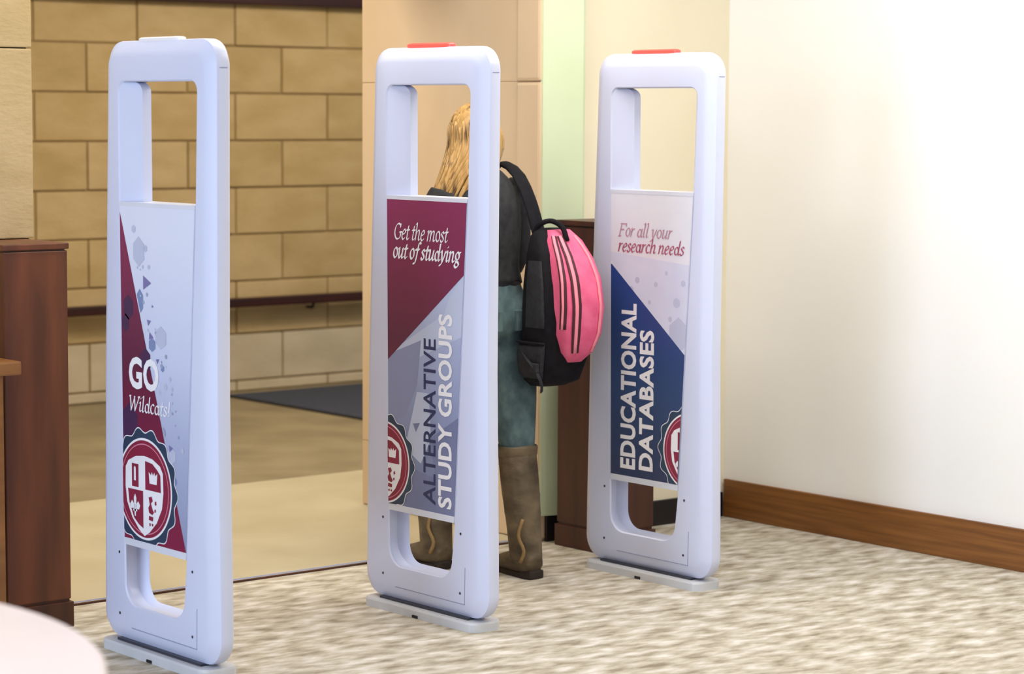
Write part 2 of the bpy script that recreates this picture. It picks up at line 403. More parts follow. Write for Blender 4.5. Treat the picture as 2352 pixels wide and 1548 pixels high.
def gate_frame_mesh():
    o = outline(OUT_L, OUT_R, .034, 1.748, .075, .072); on = loop_normals(o)
    h = outline(OPN_L, OPN_R, .145, 1.634, .062, .030); hn = loop_normals(h)
    ins = lambda d: [(q[0]-n[0]*d, q[1]-n[1]*d) for q, n in zip(o, on)]
    def slope(q, n, f):
        t = (.078 if n[0] < 0 else .034)
        s = t if q[1] > .5 else (-.036 if q[1] < .34 else -.036 + (q[1]-.34)/.16*(t+.036))
        dv = -.010 if (q[1] < .34) else 0
        return (q[0] - n[0]*s*f, q[1] + dv*f*abs(n[1]))
    hs = [slope(q, n, 1) for q, n in zip(h, hn)]
    hr_ = [(q[0]+n[0]*.004, q[1]+n[1]*.004) for q, n in zip(h, hn)]
    hq = [(q[0]*.35+r[0]*.65, q[1]*.35+r[1]*.65) for q, r in zip(h, hs)]
    lv = [(ins(.046), -T2), (ins(.030), -T2+.004), (ins(.008), -.031), (ins(.002), -.028), (ins(0), -.022), (ins(0), .004), (ins(.002), .010), (ins(.008), .014), (ins(.030), TB-.004), (ins(.046), TB),
          (hr_, TB), (h, TB-.004), (hs, .010), (hs, -.018), (h, -T2+.004), (hr_, -T2)]
    bm = bmesh.new()
    V = [[bm.verts.new((x, -q[0], q[1])) for q in l] for l, x in lv]
    n = len(o)
    for i in range(len(V)):
        a, b = V[i], V[(i+1) % len(V)]
        for k in range(n): bm.faces.new((a[k], a[(k+1) % n], b[(k+1) % n], b[k]))
    bmesh.ops.recalc_face_normals(bm, faces=bm.faces)
    me = bpy.data.meshes.new('gate_frame'); bm.to_mesh(me); bm.free(); return me

PZ0, PZ1 = .338, 1.285
def panel_quad(inset=0):
    return [(lerp_tab(OPN_L, PZ0)+inset, PZ0), (lerp_tab(OPN_R, PZ0)-inset, PZ0), (lerp_tab(OPN_R, PZ1)-inset, PZ1), (lerp_tab(OPN_L, PZ1)+inset, PZ1)]
def slab(bm, quad, x0, x1):
    add_loft(bm, [[(x, -q[0], q[1]) for q in quad] for x in (x0, x1)])

def clip(poly, quad):
    for i in range(4):
        a, b = quad[i], quad[(i+1) % 4]; out = []
        side = lambda p: (b[0]-a[0])*(p[1]-a[1]) - (b[1]-a[1])*(p[0]-a[0])
        for j in range(len(poly)):
            p, q = poly[j-1], poly[j]; sp, sq = side(p), side(q)
            if (sp >= 0) != (sq >= 0):
                t = sp/(sp-sq); out.append((p[0]+(q[0]-p[0])*t, p[1]+(q[1]-p[1])*t))
            if sq >= 0: out.append(q)
        poly = out
        if len(poly) < 3: return []
    return poly

class Art:
    """flat print built of clipped polygons, layered a fraction of a millimetre apart"""
    def __init__(s, quad): s.q = quad; s.f = []
    def poly(s, pts, m, layer):
        for t in tessellate_polygon([[Vector((p[0], p[1], 0)) for p in pts]]):
            tri = [pts[i] for i in t]
            if (tri[1][0]-tri[0][0])*(tri[2][1]-tri[0][1])-(tri[1][1]-tri[0][1])*(tri[2][0]-tri[0][0]) < 0: tri = tri[::-1]
            c = clip(tri, s.q)
            if c: s.f.append((c, m, layer))
    def build(s, name, parent, x=-T2):
        mats = []; V = []; F = []; I = []
        for c, m, l in s.f:
            if m not in mats: mats.append(m)
            b = len(V); V += [(x-.0004*l, -p[0], p[1]) for p in c]; F.append(tuple(range(b, b+len(c)))[::-1]); I.append(mats.index(m))
        me = bpy.data.meshes.new(name); me.from_pydata(V, [], F)
        for p, i in zip(me.polygons, I): p.material_index = i
        return link(name, me, [M[m] for m in mats], parent)

def sans(text, bold):
    """triangles of the built-in sans font in a unit box (width 1 x cap height 1)"""
    cu = bpy.data.curves.new('t', 'FONT'); cu.body = text; cu.size = 1; cu.offset = bold; cu.resolution_u = 3
    cu.space_character = 1.0 + bold*1.2
    o = bpy.data.objects.new('t', cu); COL.objects.link(o)
    dg = bpy.context.evaluated_depsgraph_get(); dg.update()
    me = bpy.data.meshes.new_from_object(o.evaluated_get(dg)); me.calc_loop_triangles()
    tr = [[me.vertices[i].co.xy.copy() for i in t.vertices] for t in me.loop_triangles]
    bpy.data.objects.remove(o); bpy.data.curves.remove(cu); bpy.data.meshes.remove(me)
    xs = [p.x for t in tr for p in t]; ys = [p.y for t in tr for p in t]
    x0, x1, y0, y1 = min(xs), max(xs), min(ys), max(ys)
    return [[((p.x-x0)/(x1-x0), (p.y-y0)/(y1-y0)) for p in t] for t in tr]

def put_sans(art, text, u0, u1, v0, v1, m, layer, bold=.02, up=False):
    for t in sans(text, bold):
        art.poly([(u0 + (1-p[1])*(u1-u0), v0 + p[0]*(v1-v0)) if up else (u0+p[0]*(u1-u0), v0+p[1]*(v1-v0)) for p in t], m, layer)

def ell(cx, cy, rx, ry, a0=0, a1=360, n=18):
    return [(cx+rx*math.cos(rad(a0+(a1-a0)*i/n)), cy+ry*math.sin(rad(a0+(a1-a0)*i/n))) for i in range(n+1)]
# italic book hand drawn with a broad nib: (advance, strokes)
GL = {
 'o': (.42, [ell(.2, .225, .155, .215)]), 'c': (.36, [ell(.2, .225, .155, .215, 50, 310)]),
 'e': (.38, [[(.06, .22), (.18, .24), (.31, .31), (.27, .43), (.16, .42), (.06, .28), (.05, .12), (.15, .0), (.30, .07)]]),
 'a': (.46, [ell(.19, .21, .14, .20), [(.36, .44), (.33, .10), (.38, .01), (.45, .06)]]),
 'd': (.48, [ell(.19, .21, .14, .20), [(.38, .74), (.35, .30), (.34, .08), (.40, .01), (.47, .06)]]),
 'g': (.44, [ell(.2, .27, .14, .165), [(.32, .41), (.42, .43)], [(.17, .12), (.10, .05), (.30, .0), (.34, -.12), (.18, -.21), (.03, -.14), (.10, -.02)]]),
 't': (.30, [[(.17, .60), (.12, .25), (.11, .06), (.18, .0), (.28, .07)], [(.02, .42), (.28, .43)]]),
 'h': (.48, [[(.02, .70), (.10, .73), (.08, .35), (.06, 0)], [(.07, .22), (.20, .41), (.32, .43), (.35, .32), (.32, .08), (.38, .01), (.46, .06)]]),
 'm': (.72, [[(.02, .40), (.09, .44), (.07, .2), (.05, 0)], [(.06, .22), (.18, .41), (.29, .42), (.31, .3), (.28, 0)], [(.30, .22), (.42, .41), (.54, .43), (.57, .32), (.54, .08), (.60, .01), (.70, .06)]]),
 'n': (.48, [[(.02, .40), (.09, .44), (.07, .2), (.05, 0)], [(.06, .22), (.18, .41), (.30, .43), (.34, .32), (.31, .08), (.37, .01), (.46, .06)]]),
 'u': (.48, [[(.01, .40), (.09, .44), (.07, .12), (.12, .01), (.22, .05), (.34, .24)], [(.37, .44), (.33, .10), (.38, .01), (.46, .06)]]),
 'r': (.34, [[(.02, .40), (.09, .44), (.07, .2), (.05, 0)], [(.06, .20), (.17, .40), (.30, .42)]]),
 's': (.33, [[(.28, .37), (.18, .44), (.07, .35), (.15, .25), (.26, .14), (.20, .02), (.08, .01), (.03, .08)]]),
 'i': (.24, [[(.01, .40), (.10, .44), (.07, .10), (.12, .01), (.20, .06)], [(.11, .62), (.115, .63)]]),
 'l': (.24, [[(.02, .70), (.11, .73), (.08, .3), (.07, .08), (.12, .01), (.20, .06)]]),
 'f': (.32, [[(.42, .68), (.33, .74), (.24, .62), (.16, .1), (.08, -.16), (-.06, -.19)], [(.04, .42), (.34, .43)]]),
 'y': (.44, [[(.01, .40), (.09, .44), (.12, .2), (.17, .02)], [(.38, .44), (.28, .16), (.12, -.12), (-.02, -.18)]]),
 'W': (.92, [[(.04, .68), (.14, .68)], [(.10, .68), (.20, .3), (.24, 0)], [(.24, 0), (.50, .66)], [(.46, .68), (.54, .3), (.58, 0)], [(.58, 0), (.88, .68)], [(.80, .68), (.93, .68)]]),
 'G': (.68, [ell(.34, .34, .28, .34, 55, 300, 22), [(.58, .30), (.56, .10), (.48, .03)], [(.48, .31), (.68, .31)], [(.53, .66), (.52, .52)]]),
 'F': (.54, [[(.14, .67), (.10, .3), (.08, 0)], [(.06, .67), (.54, .67)], [(.54, .68), (.52, .55)], [(.12, .36), (.38, .36)], [(.0, 0), (.2, 0)]]),
 '!': (.26, [[(.14, .70), (.11, .2)], [(.10, .02), (.105, .03)]]), ' ': (.20, [])}
def put_italic(art, text, u0, u1, base, size, m, layer, weight=.075, slant=.22):
    adv = sum(GL[c][0] for c in text); sx = (u1-u0)/adv
    th_ = rad(38); nx, ny = math.cos(th_)*weight/2, math.sin(th_)*weight/2
    tx, ty = -math.sin(th_)*weight*.17, math.cos(th_)*weight*.17
    x = 0; cyc = 0
    for ch in text:
        for st in GL[ch][1]:
            p = resample([(a, b, 0) for a, b in st], max(3, 4*len(st))) if len(st) > 2 else [Vector((a, b, 0)) for a, b in st]
            for a, b in zip(p, p[1:]):
                pts = [(q.x+i*nx+j*tx, q.y+i*ny+j*ty) for q in (a, b) for i in (-1, 1) for j in (-1, 1)]
                art.poly([(u0+(x+q[0]+slant*q[1]-.04)*sx, base+q[1]*size) for q in hull(pts)], m, layer+.11*(cyc % 9)); cyc += 1
        x += GL[ch][0]
def hull(P):
    P = sorted(set(P)); H = []
    for seq in (P, P[::-1]):
        S_ = []
        for p in seq:
            while len(S_) > 1 and (S_[-1][0]-S_[-2][0])*(p[1]-S_[-2][1])-(S_[-1][1]-S_[-2][1])*(p[0]-S_[-2][0]) <= 0: S_.pop()
            S_.append(p)
        H += S_[:-1]
    return H

def seal(art, uc, vc, r, L=4):
    """scalloped university seal: r is the radius of the white ring"""
    k = r/.145
    C = lambda R, n=72: [(uc+R*k*math.cos(2*math.pi*i/n), vc+R*k*math.sin(2*math.pi*i/n)) for i in range(n)]
    sc = lambda R, n=168: [(uc+(R+.0075*math.cos(14*2*math.pi*i/n+.2))*k*math.cos(2*math.pi*i/n), vc+(R+.0075*math.cos(14*2*math.pi*i/n+.2))*k*math.sin(2*math.pi*i/n)) for i in range(n)]
    art.poly(sc(.1690), 'ink_white', L); art.poly(sc(.1658), 'teal', L+1)
    art.poly(C(.145), 'ink_white', L+2); art.poly(C(.1385), 'maroon_red', L+3)
    art.poly(C(.1290), 'ink_pink', L+4); art.poly(C(.1262), 'maroon_red', L+5)
    s = lambda P: [(uc+p[0]*k, vc+p[1]*k) for p in P]
    def shield(e):
        top = [(-.100+e, .055-e*.5), (-.085+e, .074-e), (-.045, .090-e), (0, .095-e), (.045, .090-e), (.085-e, .074-e), (.100-e, .055-e*.5)]
        rgt = [(.102-e, .0), (.094-e, -.045), (.066-e*.8, -.088), (.03, -.118+e*1.1), (0, -.134+e*1.5)]
        return top + rgt + [(-x, y) for x, y in rgt[::-1][1:]]
    art.poly(s(shield(0)), 'ink_white', L+6)
    inner = shield(.013)
    for q, m in ((1, 'maroon_red'), (3, 'maroon_red')):
        lim = [(.006, .0), (.2, .0), (.2, .2), (.006, .2)] if q == 1 else [(-.2, -.2), (-.006, -.2), (-.006, -.006), (-.2, -.006)]
        pc = clip(inner[::-1], lim) if len(inner) else []
        if pc: art.poly(s(pc), m, L+7)
    art.poly(s([(-.066, .068), (-.030, .068), (-.030, -.002+.004), (-.066, .002)]), 'maroon_red', L+7)          # door with light
    art.poly(s([(-.054, .020), (-.044, .020), (-.044, .056), (-.049, .062), (-.054, .056)]), 'ink_white', L+8)
    art.poly(s([(.030, .020), (.068, .020), (.072, .052), (.060, .044), (.056, .054), (.049, .044), (.042, .054), (.038, .044), (.026, .052)]), 'ink_white', L+8)   # crown
    for P in ([(-.052, -.082), (-.046, -.082), (-.042, -.03), (-.049, -.018), (-.056, -.03)], [(-.076, -.05), (-.066, -.038), (-.052, -.05), (-.052, -.06), (-.07, -.062)],
              [(-.022, -.05), (-.032, -.038), (-.046, -.05), (-.046, -.06), (-.028, -.062)], [(-.060, -.068), (-.038, -.068), (-.038, -.062), (-.060, -.062)]):
        art.poly(s(P), 'ink_white', L+8)                                                                  # fleur
    for P in ([(.024, -.020), (.040, -.016), (.046, -.028), (.036, -.036), (.044, -.052), (.052, -.060), (.044, -.068), (.026, -.064), (.022, -.05), (.030, -.04)],
              [(.026, -.072), (.048, -.074), (.046, -.086), (.024, -.084)], [(.056, -.030), (.064, -.026), (.066, -.036), (.058, -.040)], [(.054, -.052), (.062, -.050), (.062, -.058), (.056, -.060)],
              [(.026, -.094), (.034, -.092), (.034, -.100), (.028, -.102)], [(.040, -.092), (.048, -.094), (.046, -.101), (.040, -.099)]):
        art.poly(s(P), 'maroon_red', L+8)                                                                 # lion

def hexa(cx, cy, r, sq=1.0): return [(cx+r*math.cos(rad(60*i+30)), cy+r*sq*math.sin(rad(60*i+30))) for i in range(6)]

def art_wildcats(panel):
    q = panel_quad(.001)
    a = Art(q)
    a.poly(q, 'paper_grad', 1)
    a.poly([(-.196, 1.278), (.146, .334), (-.196, .334)], 'maroon', 2.2)
    for c, r, m in (((-.150, 1.00), .030, 'navy_smudge'), ((-.166, .955), .022, 'navy_smudge'), ((-.03-.03, .855), .03, 'navy_smudge'), ((-.150, .668), .05, 'navy_smudge')):
        pc = clip([p for p in hexa(c[0], c[1], r, 1.2)], [(-.3, .3), (.17, .3), (-.168, 1.25), (-.3, 1.28)])
        if pc: a.poly(pc, m, 2.6)
    b = a
    rn = random.Random(11)
    for c, r, m, sq in (((-.092, 1.160), .034, 'hex_lilac', 1.25), ((-.055, 1.170), .010, 'hex_lilac', 1), ((.022, .925), .032, 'hex_lilac', 1), ((-.118, 1.222), .012, 'hex_lilac', 1), ((-.088, 1.02), .020, 'hex_blue', 1.8),
                        ((-.024, .902), .02, 'hex_blue', 1.0), ((.03, .84), .010, 'hex_blue', 1), ((.045, .79), .010, 'hex_lilac', 1), ((.06, .72), .014, 'hex_lilac', 1), ((.075, .60), .024, 'hex_lilac', 1), ((.03, .66), .016, 'paper_low2', 1), ((.09, .53), .012, 'hex_blue', 1)):
        pc = clip(hexa(c[0], c[1], r, sq), [(-.196+.006, 1.278), (.146+.006, .334), (.5, .334), (.5, 1.278)])
        if pc: b.poly(pc, m, 3)
    for c, r, ang in (((-.052, 1.074), .026, 0), ((-.04, .965), .012, 20), ((-.03, .925), .014, -10), ((-.02, 1.01), .006, 0), ((.005, .86), .010, 30), ((.07, .62), .013, 10)):
        b.poly([(c[0]+r*math.cos(rad(ang+t)), c[1]+r*math.sin(rad(ang+t))) for t in (0, 130, 230)], 'tri_violet', 3.3)
    for i in range(26):
        v = rn.uniform(.62, 1.12); u = -.196 + (1.278-v)*.362 + rn.uniform(.02, .10); r = rn.uniform(.003, .008)
        b.poly(hexa(u, v, r), rn.choice(('hex_lilac', 'paper_low2', 'hex_lilac')), 3.1)
    a.build('print_field', panel)
    c = Art(q)
    put_sans(c, 'GO', -.150, .010, .770, .862, 'ink_white', 4, .035)
    put_italic(c, 'Wildcats!', -.152, .072, .708, .060, 'ink_white', 4, .085, .12)
    c.build('lettering', panel)
    d = Art(q); seal(d, -.068, .490, .145); d.build('seal_emblem', panel)

def art_study(panel):
    q = panel_quad(.001); a = Art(q)
    a.poly(q, 'slate_grad', 1)
    a.poly([(-.2, .8), (.1, .95), (.22, 1.08), (.22, .90), (-.05, .80)], 'slate_pale', 1.3); a.poly([(.05, .86), (.22, .9), (.22, 1.1), (.12, 1.0)], 'slate_pale', 1.4)
    a.poly([(-.2, .80), (-.02, .86), (-.04, .72), (-.10, .62), (-.2, .58)], 'slate_mid', 1.5)
    a.poly([(-.2, .33), (.2, .33), (.2, .42), (-.06, .46), (-.2, .5)], 'slate_dark', 1.5); a.poly([(.02, .56), (.2, .66), (.2, .36), (.08, .36)], 'slate_dark', 1.6)
    a.poly([(-.10, .52), (-.04, .70), (.02, .70), (.03, .56), (-.02, .48)], 'slate_pale', 1.7)
    a.poly([(-.06, .60), (-.025, .605), (-.045, .575)], 'slate_dark', 1.9)
    a.poly([(-.2, 1.29), (.22, 1.29), (.22, 1.096), (.197, 1.076), (-.2, .779)], 'maroon', 2.2)
    a.build('print_field', panel)
    c = Art(q)
    put_italic(c, 'Get the most', -.156, .112, 1.164, .070, 'ink_white', 4, .085)
    put_italic(c, 'out of studying', -.160, .172, 1.106, .070, 'ink_white', 4, .11)
    put_sans(c, 'ALTERNATIVE', -.006, .054, .361, .868, 'ink_dark', 4, .012, True)
    put_sans(c, 'STUDY GROUPS', .067, .134, .357, .948, 'ink_white', 4, .030, True)
    c.build('lettering', panel)
    d = Art(q); seal(d, -.204, .466, .129); d.build('seal_emblem', panel)

def art_databases(panel):
    q = panel_quad(.001); a = Art(q)
    a.poly(q, 'off_white', 1)
    a.poly([(-.21, 1.09), (.2, 1.06), (.2, .72), (.0, .8)], 'paper', 1.3)
    a.poly(hexa(.14, .83, .05, 1.2), 'hex_lilac', 1.6)
    for u, v, r in ((-.06, 1.0, .012), (-.09, .965, .014), (.03, .99, .010), (.13, .935, .018), (.08, 1.03, .008), (.0, .93, .008), (.16, 1.0, .012), (.10, .88, .01)): a.poly(hexa(u, v, r), 'hex_lilac', 1.8)
    a.poly([(-.2, 1.047), (-.186, 1.047), (.192, .750), (.192, .3), (-.2, .3)], 'navy', 2.2)
    a.build('print_field', panel)
    c = Art(q)
    put_italic(c, 'For all your', -.152, .106, 1.143, .062, 'ink_rose', 4, .07)
    put_italic(c, 'research needs', -.154, .164, 1.092, .062, 'ink_rose2', 4, .085)
    put_sans(c, 'EDUCATIONAL', -.136, -.060, .363, .920, 'ink_white', 4, .034, True)
    put_sans(c, 'DATABASES', -.044, .026, .366, .836, 'ink_white', 4, .034, True)
    c.build('lettering', panel)
    d = Art(q); seal(d, .205, .452, .129); d.build('seal_emblem', panel)

FRAME = gate_frame_mesh()
FRAME.materials.append(M['plastic'])
for p in FRAME.polygons: p.use_smooth = True
FRAME.set_sharp_from_angle(angle=rad(24))

def gate(x, y, lit, artf, label):
    t = tag(empty('security_gate', (x, y, 0)), label, 'security gate', 'library security gates')
    fr = bpy.data.objects.new('frame', FRAME); COL.objects.link(fr); fr.parent = t
    bm = bmesh.new(); slab(bm, panel_quad(-.001), -T2+.0005, TB-.0005)
    pn = from_bm('message_panel', bm, M['paper'], t); artf(pn)
    for z0, z1, m in ((PZ1, PZ1+.012, 'plastic_rail'), (PZ0-.020, PZ0, 'plastic_rail')):
        bm = bmesh.new()
        slab(bm, [(lerp_tab(OPN_L, z0)-.001, z0), (lerp_tab(OPN_R, z0)+.001, z0), (lerp_tab(OPN_R, z1)+.001, z1), (lerp_tab(OPN_L, z1)-.001, z1)], -T2-.001, TB+.001)
        from_bm('panel_rail', bm, M[m], t)
    # thin joint of the lower access cover and of the top cap
    bm = bmesh.new()
    for a, b in (((-.150, .078), (.196, .0765)), ((.196, .0765), (.198, .19))):
        d = Vector((b[0]-a[0], b[1]-a[1])).normalized()*.0013; nx, nz_ = -d.y, d.x
        slab(bm, [(a[0]+nx, a[1]+nz_), (a[0]-nx, a[1]-nz_), (b[0]-nx, b[1]-nz_), (b[0]+nx, b[1]+nz_)], -T2-.0006, -T2+.002)
    from_bm('cover_joint', bm, M['seam'], t)
    bm = bmesh.new(); add_box(bm, (-.021, -.2848, 1.668), (.003, -.2830, 1.6705)); from_bm('cap_joint', bm, M['seam'], t)
    for u, v in ((.176, .290), (.174, .108), (-.214, .290), (-.214, .112)):
        bm = bmesh.new(); add_tube(bm, [(-T2-.0012, -u, v), (-T2+.004, -u, v)], .0042, 10); from_bm('screw', bm, M['screw'], t)
    # base plate with rounded ends, sill under the frame and cable notch
    bm = bmesh.new(); pts = []
    for cu, a0 in ((.226, -90), (-.270, 90)):
        for i in range(13): a = rad(a0+180*i/12); pts.append((cu+.034*math.cos(a), .060*math.copysign(abs(math.sin(a))**.6, math.sin(a))))
    add_loft(bm, [[(v*s-.008, -u*(1 if s == 1 else .995), z) for u, v in pts] for s, z in ((1, 0), (1, .023), (.96, .029))])
    from_bm('base_plate', bm, M['base_metal'], t)
    bm = bmesh.new(); add_box(bm, (-.044, -.205, .024), (.020, .24, .036)); from_bm('foot_block', bm, M['screw'], t)
    bm = bmesh.new(); add_box(bm, (-.0705, .012, .001), (-.060, .040, .010), .002); from_bm('cable_plug', bm, M['rubber'], t)
    # lamp lens on the top
    bm = bmesh.new(); pr = []
    for i in range(25):
        a = 2*math.pi*i/24
    ring = lambda s, z: [(-.010+.018*s*math.copysign(abs(math.sin(a_))**.6, math.sin(a_)), .024+.110*(1-(1-s)*.25)*math.copysign(abs(math.cos(a_))**.35, math.cos(a_)), z) for a_ in [2*math.pi*i/40 for i in range(40)]]
    hgt = .009 if not lit else .013
    add_loft(bm, [ring(1, 1.742), ring(1, 1.748+hgt*.6), ring(.8, 1.748+hgt*.9), ring(.45, 1.748+hgt)])
    ln = from_bm('lamp_lens', bm, M['lens_red' if lit else 'lens_clear'], t, 40)
    ln['label'] = 'glowing red light strip' if lit else 'unlit clear light strip'
    return t
gate(3.570, 5.784, False, art_wildcats, 'left white gate panel reading GO Wildcats with unlit lamp')
gate(4.525, 5.800, True, art_study, 'middle white gate panel with maroon study groups poster and red lamp')
gate(5.490, 5.838, True, art_databases, 'right white gate panel with blue educational databases poster and red lamp')

# ------------------------------------------------------------------ person walking away
PX, PY = 5.085, 6.275
pe = tag(empty('person', (PX, PY, 0)), 'person with long blonde hair in dark jacket, jeans and tall boots walking away', 'person')
def limb(bm, pts, rs, n=12): smooth_tube(bm, pts, [(r, r) if not isinstance(r, tuple) else r for r in rs], n, 14)
# body
bm = bmesh.new()
HC = Vector((.0, .065, 1.465))
add_ball(bm, HC, (.070, .088, .105)); add_ball(bm, HC+Vector((0, .022, -.045)), (.052, .062, .065))
limb(bm, [(0, .04, 1.31), (0, .05, 1.36), (0, .055, 1.42)], [.055, .046, .048], 8)
add_ball(bm, HC+Vector((0, .094, -.02)), (.011, .016, .016)); add_ball(bm, HC+Vector((0, .083, -.058)), (.022, .010, .006))
for s in (-1, 1):
    add_ball(bm, HC+Vector((s*.071, -.002, -.012)), (.010, .018, .028)); add_ball(bm, HC+Vector((s*.03, .074, .006)), (.016, .012, .010))
limb(bm, [(0, 0, .84), (0, .0, .94), (0, .01, 1.04), (0, .02, 1.18), (0, .03, 1.28), (0, .04, 1.34)], [(.12, .09), (.14, .095), (.115, .085), (.135, .095), (.14, .085), (.06, .06)], 16)
LEG = {1: [(.082, -.01, .86), (.082, -.05, .66), (.076, -.085, .46), (.072, -.125, .26), (.070, -.150, .09)],
       -1: [(-.082, .02, .86), (-.080, .10, .68), (-.075, .190, .48), (-.066, .185, .28), (-.060, .172, .09)]}
ARM = {1: [(.130, .04, 1.300), (.168, .045, 1.24), (.185, .07, 1.05), (.170, .18, 1.02), (.150, .27, 1.06)],
       -1: [(-.125, .04, 1.275), (-.165, .045, 1.20), (-.190, .06, 1.02), (-.180, .16, .97), (-.160, .26, .99)]}
for s in (1, -1):
    limb(bm, LEG[s], [.082, .072, .052, .05, .036], 16)
    a = LEG[s][-1]; limb(bm, [(a[0], a[1]-.035, .05), (a[0]+s*.01, a[1]+.05, .042), (a[0]+s*.016, a[1]+.13, .032)], [.026, .026, .014], 8)
    limb(bm, ARM[s], [.045, .044, .037, .033, .024], 16)
    h = Vector(ARM[s][-1]); f = Vector((-s*.25, .9, .1)).normalized(); r = Vector((0, 0, 1)); sd = f.cross(r)
    smooth_tube(bm, [h, h+f*.04, h+f*.085], [(.018, .026), (.016, .038), (.013, .036)], 6, 10)
    for i, (off, ln) in enumerate(((.030, .060), (.010, .070), (-.010, .066), (-.028, .052))):
        b0 = h+f*.075+r*off; cl = Vector((-s*.7, .2, 0)).normalized()
        limb(bm, [b0, b0+f*ln*.45+cl*.006, b0+f*ln*.7+cl*ln*.35, b0+f*ln*.65+cl*ln*.75], [.0085, .0085, .008, .007], 6)
    b0 = h+f*.03+r*.03; limb(bm, [b0, b0+f*.02+r*.024, b0+f*.045+r*.032], [.011, .010, .008], 5)
body = remeshed('body', bm, .006, M['skin'], pe, 4)
for s in (-1, 1):
    bm = bmesh.new(); add_ball(bm, HC+Vector((s*.029, .080, .004)), (.011, .008, .009), 12); from_bm('eye', bm, M['eye'], body, 180)
# jeans
bm = bmesh.new()
limb(bm, [(0, 0, .79), (0, -.006, .86), (0, -.008, .93), (0, .0, .985)], [(.10, .09), (.160, .122), (.155, .112), (.134, .10)], 12)
for s in (1, -1): limb(bm, [Vector(p)+Vector((0, -.004, 0)) for p in LEG[s][:3]]+[Vector(LEG[s][2])*.7+Vector(LEG[s][3])*.3], [.094, .086, .064, .054], 14)
for s in (1, -1): add_ball(bm, (s*.062, -.065, .875), (.082, .075, .085))
jn = remeshed('jeans', bm, .009, M['jeans'], pe, 5)
bm = bmesh.new()
n = 40
add_loft(bm, [[((.139)*math.cos(2*math.pi*k/n)*s, (.105)*math.sin(2*math.pi*k/n)*s, z) for k in range(n)] for s, z in ((.98, .955), (1.015, .957), (1.01, .99), (.97, .992))])
from_bm('belt', bm, M['belt'], pe, 40)
for s in (1, -1):
    bm = bmesh.new(); add_box(bm, (s*.066-.036, -.1455, .83), (s*.066+.036, -.125, .90), .004); from_bm('back_pocket', bm, M['jeans'], jn)
# jacket
bm = bmesh.new()
limb(bm, [(0, .0, .975), (0, .005, 1.04), (0, .012, 1.14), (0, .02, 1.24), (0, .032, 1.315), (0, .045, 1.375)], [(.150, .112), (.140, .105), (.150, .113), (.152, .112), (.128, .092), (.058, .06)], 18)
for s in (1, -1): limb(bm, ARM[s], [.062, .060, .052, .047, .038], 16)
jk = remeshed('jacket', bm, .009, M['jacket'], pe, 5)
bm = bmesh.new(); n = 32
add_loft(bm, [[(.058*math.cos(2*math.pi*k/n)*s, .045+.062*math.sin(2*math.pi*k/n)*s, z) for k in range(n)] for s, z in ((1.15, 1.335), (1.02, 1.40), (.93, 1.40), (1.05, 1.335))], False)
from_bm('collar', bm, M['jacket'], jk, 180)
# hair: cap plus locks falling over the left shoulder
bm = bmesh.new()
add_ball(bm, HC+Vector((0, -.016, .016)), (.088, .092, .104), 24)
add_ball(bm, HC+Vector((0, -.045, -.03)), (.080, .060, .110), 20)
rn = random.Random(5)
for i in range(260):
    a = rn.uniform(-205, 15); e = rn.uniform(10, 80)
    st = HC + Vector((.088*math.cos(rad(a))*math.cos(rad(e)), -.012+.092*math.sin(rad(a))*math.cos(rad(e)), .015+.103*math.sin(rad(e))))
    side = HC + Vector((.088*math.cos(rad(a)), -.018+.096*math.sin(rad(a)), -.03))
    w_ = (side.x/.088+1)/2                              # 0 on her left, 1 on her right
    end = Vector((-.182+.095*w_+rn.uniform(-.018, .018), .060-.120*w_+rn.uniform(-.03, .03), rn.uniform(1.12, 1.23))); mid = side*.48+end*.52+Vector((.004-.02*w_, -.012, .02))
    r = rn.uniform(.004, .009)
    p = resample([st, side, mid, end], 10)
    add_tube(bm, p, [(r*k, r*k*.6) for k in (.6, 1, 1.1, 1.2, 1.2, 1.2, 1.1, .95, .7, .25)], 5)
from_bm('hair', bm, M['hair'], pe, 180)
